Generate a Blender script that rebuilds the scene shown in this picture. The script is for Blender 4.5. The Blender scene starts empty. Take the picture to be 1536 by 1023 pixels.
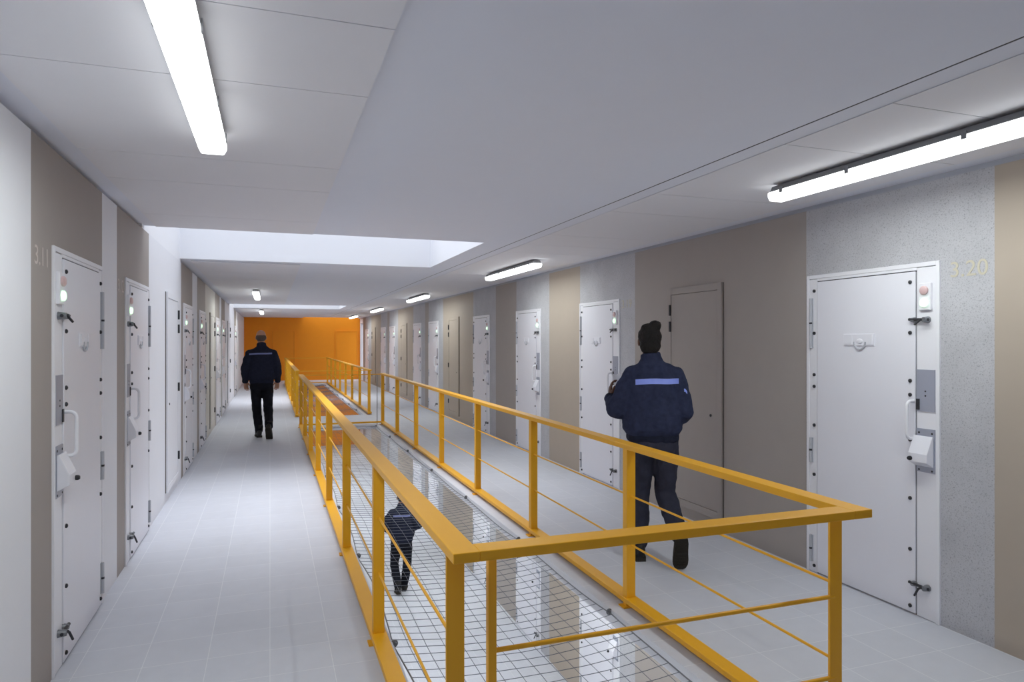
import bpy, bmesh, math, random
from mathutils import Vector, Matrix
from mathutils.bvhtree import BVHTree
random.seed(7)
SC = bpy.context.scene
COL = SC.collection
PI = math.pi

# ------------------------------------------------------------------ dimensions (metres)
XL, XR = -1.003, 3.668          # wall planes
ZC = 2.625                      # ceiling
ZB = -2.8                       # lower floor
SLAB = 0.085
Y0, Y1 = -7.0, 30.0
VX0, VX1 = 0.632, 1.975         # void between the walkways
VOIDS = [(1.9, 13.62), (15.52, 27.45)]
RXL, RXR = 0.558, 2.108         # railing centre lines
SKY = [(-6.4, -4.0), (6.47, 8.9), (19.35, 21.55)]
SKX = 2.005

# ------------------------------------------------------------------ materials
def srgb(r, g, b):
    f = lambda c: (c/12.92 if c <= 0.04045 else ((c+0.055)/1.055)**2.4)
    return (f(r/255), f(g/255), f(b/255), 1)

def mat(name, col, rough=0.6, metal=0.0, var=0.04, nscale=6.0, bump=0.0, bscale=60.0, spec=0.4, emit=None, estr=1.0):
    m = bpy.data.materials.new(name); m.use_nodes = True
    nt = m.node_tree; b = nt.nodes['Principled BSDF']
    b.inputs['Roughness'].default_value = rough
    b.inputs['Metallic'].default_value = metal
    b.inputs['Specular IOR Level'].default_value = spec
    tc = nt.nodes.new('ShaderNodeTexCoord')
    n = nt.nodes.new('ShaderNodeTexNoise'); n.inputs['Scale'].default_value = nscale; n.inputs['Detail'].default_value = 4
    nt.links.new(tc.outputs['Object'], n.inputs['Vector'])
    mx = nt.nodes.new('ShaderNodeMix'); mx.data_type = 'RGBA'
    mx.inputs[6].default_value = tuple(c*(1-var) for c in col[:3]) + (1,)
    mx.inputs[7].default_value = tuple(min(1, c*(1+var)) for c in col[:3]) + (1,)
    nt.links.new(n.outputs['Fac'], mx.inputs[0])
    nt.links.new(mx.outputs[2], b.inputs['Base Color'])
    if bump:
        n2 = nt.nodes.new('ShaderNodeTexNoise'); n2.inputs['Scale'].default_value = bscale; n2.inputs['Detail'].default_value = 3
        nt.links.new(tc.outputs['Object'], n2.inputs['Vector'])
        bp = nt.nodes.new('ShaderNodeBump'); bp.inputs['Strength'].default_value = bump; bp.inputs['Distance'].default_value = 0.01
        nt.links.new(n2.outputs['Fac'], bp.inputs['Height']); nt.links.new(bp.outputs['Normal'], b.inputs['Normal'])
    if emit is not None:
        b.inputs['Emission Color'].default_value = emit; b.inputs['Emission Strength'].default_value = estr
    return m

def mat_concrete():
    m = mat('speckled_concrete', srgb(187, 187, 191), rough=0.85, var=0.16, nscale=4.0)
    nt = m.node_tree; b = nt.nodes['Principled BSDF']
    src = b.inputs['Base Color'].links[0].from_socket
    tc = next(n for n in nt.nodes if n.type == 'TEX_COORD')
    prev = src
    for sc, thr, colr, amt in ((34, 0.18, srgb(112, 112, 116), 0.5), (70, 0.34, srgb(142, 142, 147), 0.5), (140, 0.44, srgb(160, 160, 163), 0.6)):
        v = nt.nodes.new('ShaderNodeTexVoronoi'); v.inputs['Scale'].default_value = sc
        nt.links.new(tc.outputs['Object'], v.inputs['Vector'])
        r = nt.nodes.new('ShaderNodeMapRange'); r.inputs['From Min'].default_value = thr; r.inputs['From Max'].default_value = thr*0.5
        r.inputs['To Max'].default_value = amt
        nt.links.new(v.outputs['Distance'], r.inputs['Value'])
        x = nt.nodes.new('ShaderNodeMix'); x.data_type = 'RGBA'; x.inputs[7].default_value = colr
        nt.links.new(r.outputs['Result'], x.inputs[0]); nt.links.new(prev, x.inputs[6]); prev = x.outputs[2]
    nt.links.new(prev, b.inputs['Base Color'])
    return m

def mat_tile(name, col, joint):
    m = bpy.data.materials.new(name); m.use_nodes = True
    nt = m.node_tree; b = nt.nodes['Principled BSDF']
    b.inputs['Roughness'].default_value = 0.55; b.inputs['Specular IOR Level'].default_value = 0.35
    tc = nt.nodes.new('ShaderNodeTexCoord')
    mp = nt.nodes.new('ShaderNodeMapping'); mp.inputs['Location'].default_value = (0.0, 0.03, 0)
    nt.links.new(tc.outputs['Object'], mp.inputs['Vector'])
    br = nt.nodes.new('ShaderNodeTexBrick')
    br.offset = 0.0; br.squash = 1.0
    br.inputs['Scale'].default_value = 1.0
    br.inputs['Brick Width'].default_value = 0.305; br.inputs['Row Height'].default_value = 0.30
    br.inputs['Mortar Size'].default_value = 0.0022; br.inputs['Mortar Smooth'].default_value = 0.4
    br.inputs['Color1'].default_value = col
    br.inputs['Color2'].default_value = tuple(c*0.965 for c in col[:3]) + (1,)
    br.inputs['Mortar'].default_value = joint
    nt.links.new(mp.outputs['Vector'], br.inputs['Vector'])
    n = nt.nodes.new('ShaderNodeTexNoise'); n.inputs['Scale'].default_value = 9; n.inputs['Detail'].default_value = 5
    nt.links.new(tc.outputs['Object'], n.inputs['Vector'])
    r = nt.nodes.new('ShaderNodeMapRange'); r.inputs['To Min'].default_value = 0.95; r.inputs['To Max'].default_value = 1.05
    nt.links.new(n.outputs['Fac'], r.inputs['Value'])
    hs = nt.nodes.new('ShaderNodeHueSaturation'); nt.links.new(br.outputs['Color'], hs.inputs['Color']); nt.links.new(r.outputs['Result'], hs.inputs['Value'])
    nt.links.new(hs.outputs['Color'], b.inputs['Base Color'])
    bp = nt.nodes.new('ShaderNodeBump'); bp.inputs['Strength'].default_value = 0.25; bp.inputs['Distance'].default_value = 0.002; bp.invert = True
    nt.links.new(br.outputs['Fac'], bp.inputs['Height']); nt.links.new(bp.outputs['Normal'], b.inputs['Normal'])
    return m

M = {
    'white': mat('white_wall_paint', srgb(232, 233, 238), 0.7, var=0.015),
    'cream': mat('cream_wall_paint', srgb(216, 212, 205), 0.7, var=0.02),
    'taupe': mat('taupe_wall_paint', srgb(165, 157, 151), 0.65, var=0.03),
    'beige': mat('beige_wall_paint', srgb(176, 164, 150), 0.65, var=0.03),
    'ceil': mat('ceiling_paint', srgb(227, 230, 240), 0.8, var=0.01),
    'panel': mat('ceiling_panel_paint', srgb(230, 230, 235), 0.8, var=0.01),
    'shaft': mat('shaft_paint', srgb(238, 239, 243), 0.7, var=0.01),
    'slab': mat('slab_edge_paint', srgb(225, 226, 232), 0.7, var=0.03),
    'orange': mat('orange_wall_paint', srgb(246, 152, 18), 0.55, var=0.03),
    'orange_dark': mat('orange_seam', srgb(170, 80, 12), 0.6),
    'rail': mat('yellow_rail_paint', srgb(232, 169, 24), 0.42, var=0.03, spec=0.45),
    'door': mat('cell_door_enamel', srgb(232, 232, 239), 0.38, var=0.012, spec=0.5),
    'frame': mat('door_frame_enamel', srgb(234, 234, 239), 0.4, var=0.012, spec=0.5),
    'steel': mat('brushed_steel', srgb(168, 172, 186), 0.35, metal=0.35, var=0.05),
    'greysteel': mat('galvanised_steel', srgb(128, 130, 134), 0.4, metal=0.6, var=0.1, nscale=30),
    'dark': mat('dark_steel', srgb(62, 62, 66), 0.45, metal=0.5, var=0.1),
    'black': mat('black_plastic', srgb(35, 35, 40), 0.5),
    'hinge': mat('hinge_grey', srgb(186, 188, 195), 0.45, metal=0.05),
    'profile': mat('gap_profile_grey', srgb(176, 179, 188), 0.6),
    'seam': mat('door_seam_brown', srgb(98, 91, 86), 0.7),
    'green_on': mat('lit_green_lens', srgb(200, 245, 205), 0.3, emit=srgb(200, 255, 205), estr=0.9),
    'red_off': mat('unlit_red_lens', srgb(214, 184, 184), 0.3),
    'housing': mat('lamp_housing', srgb(120, 121, 125), 0.5),
    'diffuser': mat('lamp_diffuser', srgb(240, 240, 240), 0.5, emit=(0.97, 1.0, 0.985, 1), estr=2.2),
    'wire': mat('net_wire', srgb(106, 110, 120), 0.45, metal=0.5, var=0.1),
    'concrete': mat_concrete(),
    'tile': mat_tile('grey_floor_tiles', srgb(202, 204, 212), srgb(222, 223, 227)),
    'number_light': mat('number_paint_pale', srgb(205, 195, 190), 0.7),
    'number_tan': mat('number_paint_tan', srgb(196, 190, 170), 0.7),
    'jacket': mat('navy_fleece', srgb(52, 57, 80), 0.95, var=0.35, nscale=30, bump=0.5, bscale=220, spec=0.1),
    'jacket_dark': mat('dark_navy_cloth', srgb(38, 41, 56), 0.95, var=0.3, nscale=30, bump=0.4, bscale=220, spec=0.1),
    'trousers': mat('charcoal_trousers', srgb(54, 55, 68), 0.9, var=0.25, nscale=20, bump=0.3, bscale=150, spec=0.1),
    'trousers_black': mat('black_trousers', srgb(28, 29, 36), 0.9, var=0.25, nscale=20, bump=0.3, bscale=150, spec=0.1),
    'stripe_blue': mat('periwinkle_stripe', srgb(142, 160, 240), 0.5, var=0.03),
    'stripe_grey': mat('pale_blue_stripe', srgb(120, 128, 176), 0.5, var=0.03),
    'boot': mat('black_boot_leather', srgb(26, 25, 26), 0.5, var=0.2, nscale=40),
    'sole': mat('boot_sole_rubber', srgb(46, 42, 36), 0.8, var=0.3, nscale=60, bump=0.6, bscale=90),
    'skin_light': mat('light_skin', srgb(196, 148, 122), 0.55, var=0.06),
    'skin_dark': mat('dark_skin', srgb(92, 58, 42), 0.5, var=0.08),
    'skin_mid': mat('tan_skin', srgb(160, 112, 88), 0.55, var=0.06),
    'hair_grey': mat('cropped_grey_hair', srgb(104, 90, 82), 0.9, var=0.4, nscale=120, bump=0.6, bscale=300),
    'hair_black': mat('black_hair', srgb(26, 22, 21), 0.8, var=0.5, nscale=60, bump=1.0, bscale=90),
    'eye': mat('eye_white', srgb(230, 228, 224), 0.2),
    'paper': mat('white_paper', srgb(236, 237, 242), 0.8, var=0.01),
}

# ------------------------------------------------------------------ helpers
class MB:
    """collects shapes for ONE mesh"""
    def __init__(self):
        self.v, self.f, self.m, self.mats = [], [], [], []
    def mi(self, mt):
        if mt not in self.mats: self.mats.append(mt)
        return self.mats.index(mt)
    def add(self, vs, fs, mt):
        o = len(self.v); self.v += [tuple(p) for p in vs]
        k = self.mi(mt)
        for f in fs:
            self.f.append([o+i for i in f]); self.m.append(k)
    def box(self, x0, x1, y0, y1, z0, z1, mt):
        if x0 > x1: x0, x1 = x1, x0
        if y0 > y1: y0, y1 = y1, y0
        v = [(x0,y0,z0),(x1,y0,z0),(x1,y1,z0),(x0,y1,z0),(x0,y0,z1),(x1,y0,z1),(x1,y1,z1),(x0,y1,z1)]
        self.add(v, [(0,3,2,1),(4,5,6,7),(0,1,5,4),(1,2,6,5),(2,3,7,6),(3,0,4,7)], mt)
    def prism(self, poly, axis, a, b, mt):
        """extrude a 2-D polygon along an axis ('x','y','z') from a to b"""
        def P(p, t):
            return {'x': (t,p[0],p[1]), 'y': (p[0],t,p[1]), 'z': (p[0],p[1],t)}[axis]
        n = len(poly)
        vs = [P(p,a) for p in poly] + [P(p,b) for p in poly]
        fs = [tuple(range(n))[::-1], tuple(range(n,2*n))] + [(i,(i+1)%n,n+(i+1)%n,n+i) for i in range(n)]
        self.add(vs, fs, mt)
    def tube(self, pts, r, mt, n=10, closed=False, caps=True, ell=None, up=None):
        """tube through points; r number or list; ell = list of second radii; up = reference for first radius"""
        pts = [Vector(p) for p in pts]; k = len(pts)
        rs = r if isinstance(r, (list, tuple)) else [r]*k
        r2 = ell if ell else rs
        vs, fs = [], []
        prev = None
        for i, p in enumerate(pts):
            if closed: t = pts[(i+1)%k]-pts[i-1]
            else: t = pts[min(i+1,k-1)]-pts[max(i-1,0)]
            if t.length < 1e-9: t = Vector((0,0,1))
            t.normalize()
            ref = Vector(up) if up is not None else (prev if prev is not None else (Vector((0,0,1)) if abs(t.z) < 0.9 else Vector((1,0,0))))
            a = ref - t*ref.dot(t)
            if a.length < 1e-6: a = t.orthogonal()
            a.normalize(); bb = t.cross(a); prev = a
            for j in range(n):
                an = 2*PI*j/n
                vs.append(p + a*(math.cos(an)*rs[i]) + bb*(math.sin(an)*r2[i]))
        for i in range(k if closed else k-1):
            for j in range(n):
                i2 = (i+1)%k
                fs.append((i*n+j, i*n+(j+1)%n, i2*n+(j+1)%n, i2*n+j))
        if caps and not closed:
            fs.append(tuple(range(n))[::-1]); fs.append(tuple((k-1)*n+j for j in range(n)))
        self.add(vs, fs, mt)
    def cyl(self, p0, p1, r, mt, n=14):
        self.tube([p0, p1], r, mt, n=n)
    def ball(self, c, rx, ry, rz, mt, nu=14, nv=9):
        vs, fs = [(c[0],c[1],c[2]-rz)], []
        for i in range(1, nv):
            ph = -PI/2 + PI*i/nv
            for j in range(nu):
                th = 2*PI*j/nu
                vs.append((c[0]+rx*math.cos(ph)*math.cos(th), c[1]+ry*math.cos(ph)*math.sin(th), c[2]+rz*math.sin(ph)))
        vs.append((c[0],c[1],c[2]+rz)); L = len(vs)-1
        for j in range(nu):
            fs.append((0, 1+(j+1)%nu, 1+j))
            fs.append((L, 1+(nv-2)*nu+j, 1+(nv-2)*nu+(j+1)%nu))
            for i in range(nv-2):
                fs.append((1+i*nu+j, 1+i*nu+(j+1)%nu, 1+(i+1)*nu+(j+1)%nu, 1+(i+1)*nu+j))
        self.add(vs, fs, mt)
    def mesh(self, name, smooth=False):
        me = bpy.data.meshes.new(name)
        me.from_pydata(self.v, [], self.f)
        for mt in self.mats: me.materials.append(mt)
        me.polygons.foreach_set('material_index', self.m)
        me.update()
        bm = bmesh.new(); bm.from_mesh(me)
        bmesh.ops.recalc_face_normals(bm, faces=bm.faces)
        bm.to_mesh(me); bm.free()
        if smooth:
            me.polygons.foreach_set('use_smooth', [True]*len(me.polygons))
            try: me.set_sharp_from_angle(angle=math.radians(40))
            except Exception: pass
        return me
    def build(self, name, parent=None, smooth=False, bevel=0.0):
        o = bpy.data.objects.new(name, self.mesh(name, smooth)); COL.objects.link(o)
        if parent is not None: o.parent = parent
        if bevel:
            b = o.modifiers.new('bevel', 'BEVEL'); b.width = bevel; b.segments = 2; b.limit_method = 'ANGLE'
        return o

def tag(o, label=None, cat=None, group=None, kind=None):
    if label: o['label'] = label
    if cat: o['category'] = cat
    if group: o['group'] = group
    if kind: o['kind'] = kind
    return o

def empty(name, loc=(0,0,0), rz=0):
    o = bpy.data.objects.new(name, None); COL.objects.link(o)
    o.location = loc; o.rotation_euler = (0,0,rz); o.empty_display_size = 0.1
    return o

def children(o): return [c for c in bpy.data.objects if c.parent == o]
def copy_tree(o, parent=None, keep=None):
    c = o.copy(); COL.objects.link(c)
    if parent is not None: c.parent = parent
    for ch in KIDS(o):
        if keep is None or keep(ch): copy_tree(ch, c, keep)
    return c
def KIDS(o): return list(o.children)

def part(name, mb, parent, smooth=False, bevel=0.0, loc=None):
    o = mb.build(name, parent, smooth, bevel)
    if loc is not None: o.location = loc
    return o

# ------------------------------------------------------------------ walls
bands_r = [(Y0,2.59,'beige'),(2.59,3.955,'concrete'),(3.955,6.42,'taupe'),(6.42,7.79,'concrete'),(7.79,8.79,'beige'),
           (8.79,10.14,'concrete'),(10.14,11.18,'taupe'),(11.18,12.56,'concrete'),(12.56,14.98,'beige'),(14.98,16.46,'concrete'),
           (16.46,16.87,'taupe'),(16.87,18.36,'concrete'),(18.36,20.7,'beige'),(20.7,22.28,'concrete'),(22.28,22.7,'taupe'),
           (22.7,24.1,'concrete'),(24.1,26.5,'beige'),(26.5,28.25,'concrete'),(28.25,28.95,'taupe'),(28.95,Y1,'white')]
bands_l = [(Y0,3.58,'white'),(3.58,4.945,'taupe'),(4.945,5.39,'white'),(5.39,6.715,'taupe'),(6.715,9.02,'white'),(9.02,10.27,'taupe'),
           (10.27,10.93,'white'),(10.93,12.26,'taupe'),(12.26,14.36,'cream'),(14.36,15.62,'taupe'),(15.62,16.15,'white'),
           (16.15,17.4,'taupe'),(17.4,21.8,'white'),(21.8,23.05,'taupe'),(23.05,Y1,'white')]
GAP = 0.034
w = MB()
WY0, WY1, WZ0, WZ1 = 29.05, 29.85, 0.25, 2.40       # tall window by the orange wall
for a, b, k in bands_r:
    if b == Y1:
        w.box(XR, XR+0.05, a, WY0, ZB, ZC-GAP, M[k]); w.box(XR, XR+0.05, WY1, b, ZB, ZC-GAP, M[k])
        w.box(XR, XR+0.05, WY0, WY1, ZB, WZ0, M[k]); w.box(XR, XR+0.05, WY0, WY1, WZ1, ZC-GAP, M[k])
    else: w.box(XR, XR+0.05, a, b, ZB, ZC-GAP, M[k])
w.box(XR+0.05, XR+0.25, Y0, WY0, ZB-0.2, ZC+0.3, M['slab']); w.box(XR+0.05, XR+0.25, WY1, Y1+0.2, ZB-0.2, ZC+0.3, M['slab'])
w.box(XR+0.05, XR+0.25, WY0, WY1, ZB-0.2, WZ0, M['slab']); w.box(XR+0.05, XR+0.25, WY0, WY1, WZ1, ZC+0.3, M['slab'])
w.box(XR+0.02, XR+0.05, Y0, Y1, ZC-GAP, ZC, M['profile'])  # grey strip paints the shade inside the wall-top gap
wall_r = tag(w.build('wall_right'), 'long cell wall of speckled concrete, taupe and beige bands', 'wall', kind='structure')
w = MB()
for a, b, k in bands_l:
    segs = [(a, b)]
    w.box(XL-0.05, XL, a, b, ZB, ZC-GAP, M[k])
w.box(XL-0.25, XL-0.05, Y0, Y1+0.2, ZB-0.2, ZC+0.3, M['white'])
wall_l = tag(w.build('wall_left'), 'long cell wall of white, taupe and cream painted bands', 'wall', kind='structure')
w = MB(); w.box(XL-0.05, XR+0.05, Y1, Y1+0.2, ZB-0.2, ZC+0.3, M['orange'])
wb = MB(); wb.box(XL-0.05, XR+0.05, Y0-0.2, Y0, ZB-0.2, ZC+0.3, M['white'])
tag(wb.build('wall_back'), 'white wall behind the viewer', 'wall', kind='structure')
wall_e = tag(w.build('wall_end'), 'plain orange wall closing the far end of the corridor', 'wall', kind='structure')

def number(txt, wall, x, y0, z, size, width, mt, facing):
    cu = bpy.data.curves.new('door_number', 'FONT'); cu.body = txt; cu.size = 1.0; cu.extrude = 0.004
    t = bpy.data.objects.new('tmp', cu); COL.objects.link(t)
    bpy.context.view_layer.update()
    dg = bpy.context.evaluated_depsgraph_get()
    me = bpy.data.meshes.new_from_object(t.evaluated_get(dg))
    bpy.data.objects.remove(t)
    xs = [v.co.x for v in me.vertices]; ys = [v.co.y for v in me.vertices]
    sx = width/(max(xs)-min(xs)); sy = size/(max(ys)-min(ys)); x0, yb = min(xs), min(ys)
    for v in me.vertices:
        u, h, d = (v.co.x-x0)*sx, (v.co.y-yb)*sy, v.co.z*0.2
        v.co = (x+facing*(0.0012+d), y0 + (u if facing > 0 else -u), z+h)
    me.materials.clear(); me.materials.append(mt); me.update()
    o = bpy.data.objects.new('door_number', me); COL.objects.link(o); o.parent = wall
    o['label'] = 'door number %s painted on the wall' % txt
    return o
number('3.20', wall_r, XR, 2.84, 2.012, 0.088, 0.215, M['number_tan'], -1)
number('3.19', wall_r, XR, 6.71, 2.012, 0.088, 0.215, M['number_tan'], -1)
number('3.11', wall_l, XL, 3.625, 2.0, 0.088, 0.19, M['number_light'], 1)
number('3.12', wall_l, XL, 5.42, 2.0, 0.088, 0.19, M['number_light'], 1)

# ------------------------------------------------------------------ floors
fl = MB()
def slab(x0, x1, y0, y1): fl.box(x0, x1, y0, y1, -SLAB, 0, M['tile'])
slab(XL, VX0, Y0, Y1); slab(VX1, XR, Y0, Y1)
slab(VX0, VX1, Y0, VOIDS[0][0]); slab(VX0, VX1, VOIDS[0][1], VOIDS[1][0]); slab(VX0, VX1, VOIDS[1][1], Y1)
fo = fl.build('floor'); fo.data.materials.append(M['slab'])
for pg in fo.data.polygons:
    if pg.normal.z < 0.5: pg.material_index = 1
tag(fo, 'pale grey tiled walkway floor around the two openings', 'floor', kind='structure')
f2 = MB(); f2.box(XL, XR, Y0, Y1, ZB-0.2, ZB, M['tile'])
tag(f2.build('floor_lower'), 'pale grey tiled floor of the storey below', 'floor', kind='structure')

# ------------------------------------------------------------------ ceiling with skylight shafts
c = MB()
T = 0.06
GX0, GX1 = 2.272, 2.284          # shadow gap line along the ceiling
def cbox(x0, x1, y0, y1, k='ceil'): c.box(x0, x1, y0, y1, ZC, ZC+T, M[k])
edges = [Y0] + [e for s in SKY for e in s] + [Y1]
for i in range(0, len(edges), 2): cbox(XL-0.05, SKX, edges[i], min(edges[i+1], 29.15))
cbox(XL-0.05, 1.3, 29.15, Y1)
SLOT = (29.15, 29.97, 1.3, 3.6)
cbox(SKX, GX0, Y0, SLOT[0]); cbox(GX1, XR+0.05, Y0, SLOT[0]); cbox(SLOT[3], XR+0.05, SLOT[0], Y1)
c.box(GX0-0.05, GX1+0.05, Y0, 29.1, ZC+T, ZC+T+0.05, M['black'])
c.box(GX0, GX1, Y0, 29.1, ZC+0.0008, ZC+T, M['black'])  # black filler darkens the ceiling gap in place of real shade
ceil = tag(c.build('ceiling'), 'flat grey-white ceiling with shadow gap and panel strips', 'ceiling', kind='structure')
joints = [Y0, -5.3,-4.1,-2.7,-1.5,-0.3, 0.9, 2.11, 2.73, 3.93, 4.57, 5.77, 6.42]
def strip(x0, x1, js, drop):
    for a, b in zip(js[:-1], js[1:]):
        p.box(x0, x1, a+0.003, b-0.003, ZC-drop, ZC-0.002, M['panel'])
    p.box(x0+0.004, x1-0.004, js[0], js[-1], ZC-0.0019, ZC-0.0004, M['housing'])  # grey backing colours the panel joints as if shaded
p = MB()
strip(-0.905, 0.365, joints[3:], 0.013)
js2 = [9.08 + 0.62*k for k in range(17)] ; strip(-0.905, 0.365, js2[::2] , 0.013)
strip(-0.905, 0.365, [21.75+1.24*k for k in range(7)], 0.013)
p.build('panel_strip', ceil)
p = MB(); strip(2.40, 3.56, joints + [7.04+1.24*k for k in range(18)], 0.0035)
p.build('panel_strip', ceil)
for i, (a, b) in enumerate(SKY):
    s = MB(); h = 1.15
    s.box(XL-0.05, SKX+0.1, b, b+0.1, ZC+T, ZC+h, M['shaft'])
    s.box(XL-0.05, SKX+0.1, a-0.1, a, ZC+T, ZC+h, M['shaft'])
    s.box(SKX, SKX+0.1, a, b, ZC+T, ZC+h, M['shaft'])
    s.box(XL-0.25, XL, a-0.1, b+0.1, ZC-GAP, ZC+h, M['shaft'])
    # lining of the ceiling thickness
    s.box(XL, SKX, b-0.004, b, ZC, ZC+T+0.01, M['shaft']); s.box(SKX-0.004, SKX, a, b, ZC, ZC+T+0.01, M['shaft'])
    tag(s.build('window_%d' % (i+1)), ['white skylight shaft behind the viewer', 'white skylight shaft nearest above the walkway', 'white skylight shaft near the orange end wall'][i], 'skylight', kind='structure')

wf = MB()
for a, b, c0, c1 in ((WY0,WY0+0.04,WZ0,WZ1),(WY1-0.04,WY1,WZ0,WZ1),(WY0+0.04,WY1-0.04,WZ0,WZ0+0.04),(WY0+0.04,WY1-0.04,WZ1-0.04,WZ1)):
    wf.box(XR+0.06, XR+0.12, a, b, c0, c1, M['frame'])
tag(wf.build('window_4'), 'tall narrow window beside the orange end wall', 'window', kind='structure')

s = MB()
s.box(SLOT[2]-0.1, SLOT[2], SLOT[0]-0.1, Y1, ZC+T, ZC+0.8, M['shaft']); s.box(SLOT[3], SLOT[3]+0.1, SLOT[0]-0.1, Y1, ZC+T, ZC+0.8, M['shaft'])
s.box(SLOT[2], SLOT[3], SLOT[0]-0.1, SLOT[0], ZC+T, ZC+0.8, M['shaft']); s.box(SLOT[2]-0.1, SLOT[3]+0.1, Y1, Y1+0.1, ZC+0.3, ZC+0.8, M['shaft'])
tag(s.build('window_5'), 'narrow skylight slot against the orange end wall', 'skylight', kind='structure')

# ------------------------------------------------------------------ cell door (local: x = out of the wall, y = along wall from lock side, z up)
def make_cell_door(sx):
    """sx=+1 opens towards +x (left wall), -1 towards -x (right wall)"""
    root = empty('door')
    W, Hh = 1.038, 2.118
    X = lambda d: sx*d
    def B(mb, d0, d1, y0, y1, z0, z1, m): mb.box(X(d0), X(d1), y0, y1, z0, z1, m)
    f = MB()                                            # steel frame, its front plate
    B(f, 0, 0.028, 0, 0.024, 0, Hh, M['frame']); B(f, 0, 0.028, W-0.024, W, 0, Hh, M['frame']); B(f, 0, 0.028, 0.024, W-0.026, Hh-0.026, Hh, M['frame'])
    B(f, 0, 0.024, 0.024, 0.150, 0.004, Hh-0.03, M['frame'])
    B(f, 0, 0.024, 0.942, W-0.024, 0.004, Hh-0.03, M['frame']); B(f, 0, 0.024, 0.150, 0.942, 2.074, Hh-0.026, M['frame'])
    part('frame', f, root, bevel=0.003)
    l = MB(); B(l, 0.002, 0.03, 0.156, 0.934, 0.012, 2.068, M['door'])
    leaf = part('leaf', l, root, bevel=0.003)
    g = MB(); B(g, 0, 0.0195, 0.149, 0.157, 0.004, 2.075, M['dark']); B(g, 0, 0.0195, 0.933, 0.943, 0.004, 2.075, M['dark']); B(g, 0, 0.0195, 0.15, 0.94, 2.067, 2.075, M['dark'])  # dark strips stand in for the shade in the leaf gaps
    part('seal', g, root)
    bolt = None
    for y, zs in ((0.188, (2.006,1.70,1.41,1.325,1.053,0.70,0.392,0.05)), (0.966, (2.006,1.705,1.41,1.327,1.051,0.70,0.05))):
        for z in zs:
            if bolt is None:
                b = MB(); b.tube([(0,0,0),(X(0.008),0,0),(X(0.012),0,0)], [0.0115,0.0115,0.006], M['dark'], n=10)
                bolt = part('bolt_head', b, root, smooth=True)
            else:
                o = bolt.copy(); COL.objects.link(o); bolt_last = o
            (bolt if z == 2.006 and y == 0.188 else bolt_last).location = (X(0.028 if y < 0.5 else 0.024), y, z)
    for z0, z1 in ((1.60,1.955),(0.785,0.96),(0.075,0.265)):
        h = MB()
        h.tube([(X(0.034), 0.992, z0), (X(0.034), 0.992, z1)], 0.009, M['hinge'], n=10)
        B(h, 0.022, 0.028, 0.976, 1.008, z0, z1, M['hinge'])
        zm = (z0+z1)/2
        h.tube([(X(0.034),0.992,zm-0.006),(X(0.034),0.992,zm+0.006)], 0.0105, M['dark'], n=10)
        part('hinge', h, root, smooth=False)
    lb = MB(); B(lb, 0.022, 0.040, 0.046, 0.126, 1.833, 1.993, M['frame'])
    box = part('signal_box', lb, root, bevel=0.004)
    for z, m, nm in ((1.949,'red_off','red_lens'),(1.876,'green_on','green_lens')):
        q = MB(); q.tube([(X(0.038),0.086,z),(X(0.050),0.086,z),(X(0.056),0.086,z)], [0.026,0.026,0.018], M[m], n=18)
        o = part(nm, q, box, smooth=True)
        o['label'] = 'unlit pale red lens' if m == 'red_off' else 'lit green lens'
    for z, lev in ((1.776, 0.03), (0.192, 0.055)):
        q = MB()
        q.tube([(X(0.02),0.075,z),(X(0.062),0.075,z)], [0.021,0.015], M['greysteel'], n=12)
        q.tube([(X(0.02),0.160,z),(X(0.052),0.160,z)], [0.018,0.013], M['greysteel'], n=12)
        q.tube([(X(0.045),0.055,z),(X(0.045),0.185,z+0.004)], 0.0085, M['dark'], n=10)
        q.tube([(X(0.062),0.086,z+0.004),(X(0.066),0.105,z-0.010),(X(0.078),0.122,z-lev)], [0.007,0.0065,0.006], M['dark'], n=8)
        part('latch', q, root, smooth=True)
    s = MB(); B(s, 0.028, 0.036, 0.445, 0.695, 1.618, 1.697, M['door'])
    sp = part('spyhole_cover', s, root, bevel=0.003)
    q = MB(); q.tube([(X(0.036),0.515+0.045*(1-math.cos(a)),1.645-0.05*math.sin(a)) for a in [PI*k/10 for k in range(11)]], 0.0065, M['hinge'], n=8)
    q.ball((X(0.036),0.56,1.648),0.006,0.026,0.018,M['door'])
    for ya, yb in ((0.46,0.505),(0.62,0.675)): B(q, 0.034, 0.040, ya, yb, 1.628, 1.688, M['door'])
    part('flap_ring', q, sp, smooth=True)
    u = MB(); B(u, 0.022, 0.029, 0.028, 0.147, 1.233, 1.48, M['steel'])
    for z in (1.352,1.325): u.cyl((X(0.028),0.088,z),(X(0.031),0.088,z),0.005,M['dark'],n=8)
    B(u, 0.029, 0.034, 0.126, 0.147, 1.24, 1.305, M['dark'])
    part('lock_plate', u, root)
    u = MB(); B(u, 0.022, 0.029, 0.028, 0.147, 0.872, 1.13, M['steel'])
    for y, z in ((0.045,1.105),(0.13,1.105),(0.045,0.885),(0.13,0.885)): u.cyl((X(0.028),y,z),(X(0.031),y,z),0.006,M['dark'],n=8)
    lp = part('lock_plate', u, root)
    u = MB(); u.prism([(X(0.029),1.085),(X(0.040),1.088),(X(0.085),0.985),(X(0.085),0.935),(X(0.029),0.905)], 'y', 0.034, 0.158, M['door'])
    part('lock_box', u, root, bevel=0.003)
    u = MB(); u.tube([(X(0.08),0.142,0.953),(X(0.096),0.142,0.953),(X(0.104),0.142,0.953)], [0.013,0.013,0.009], M['black'], n=12)
    part('lock_cylinder', u, root, smooth=True)
    hb = MB(); z0, z1, y, d = 1.064, 1.288, 0.166, 0.084
    pts = [(X(0.026),y,z1)]
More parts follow.
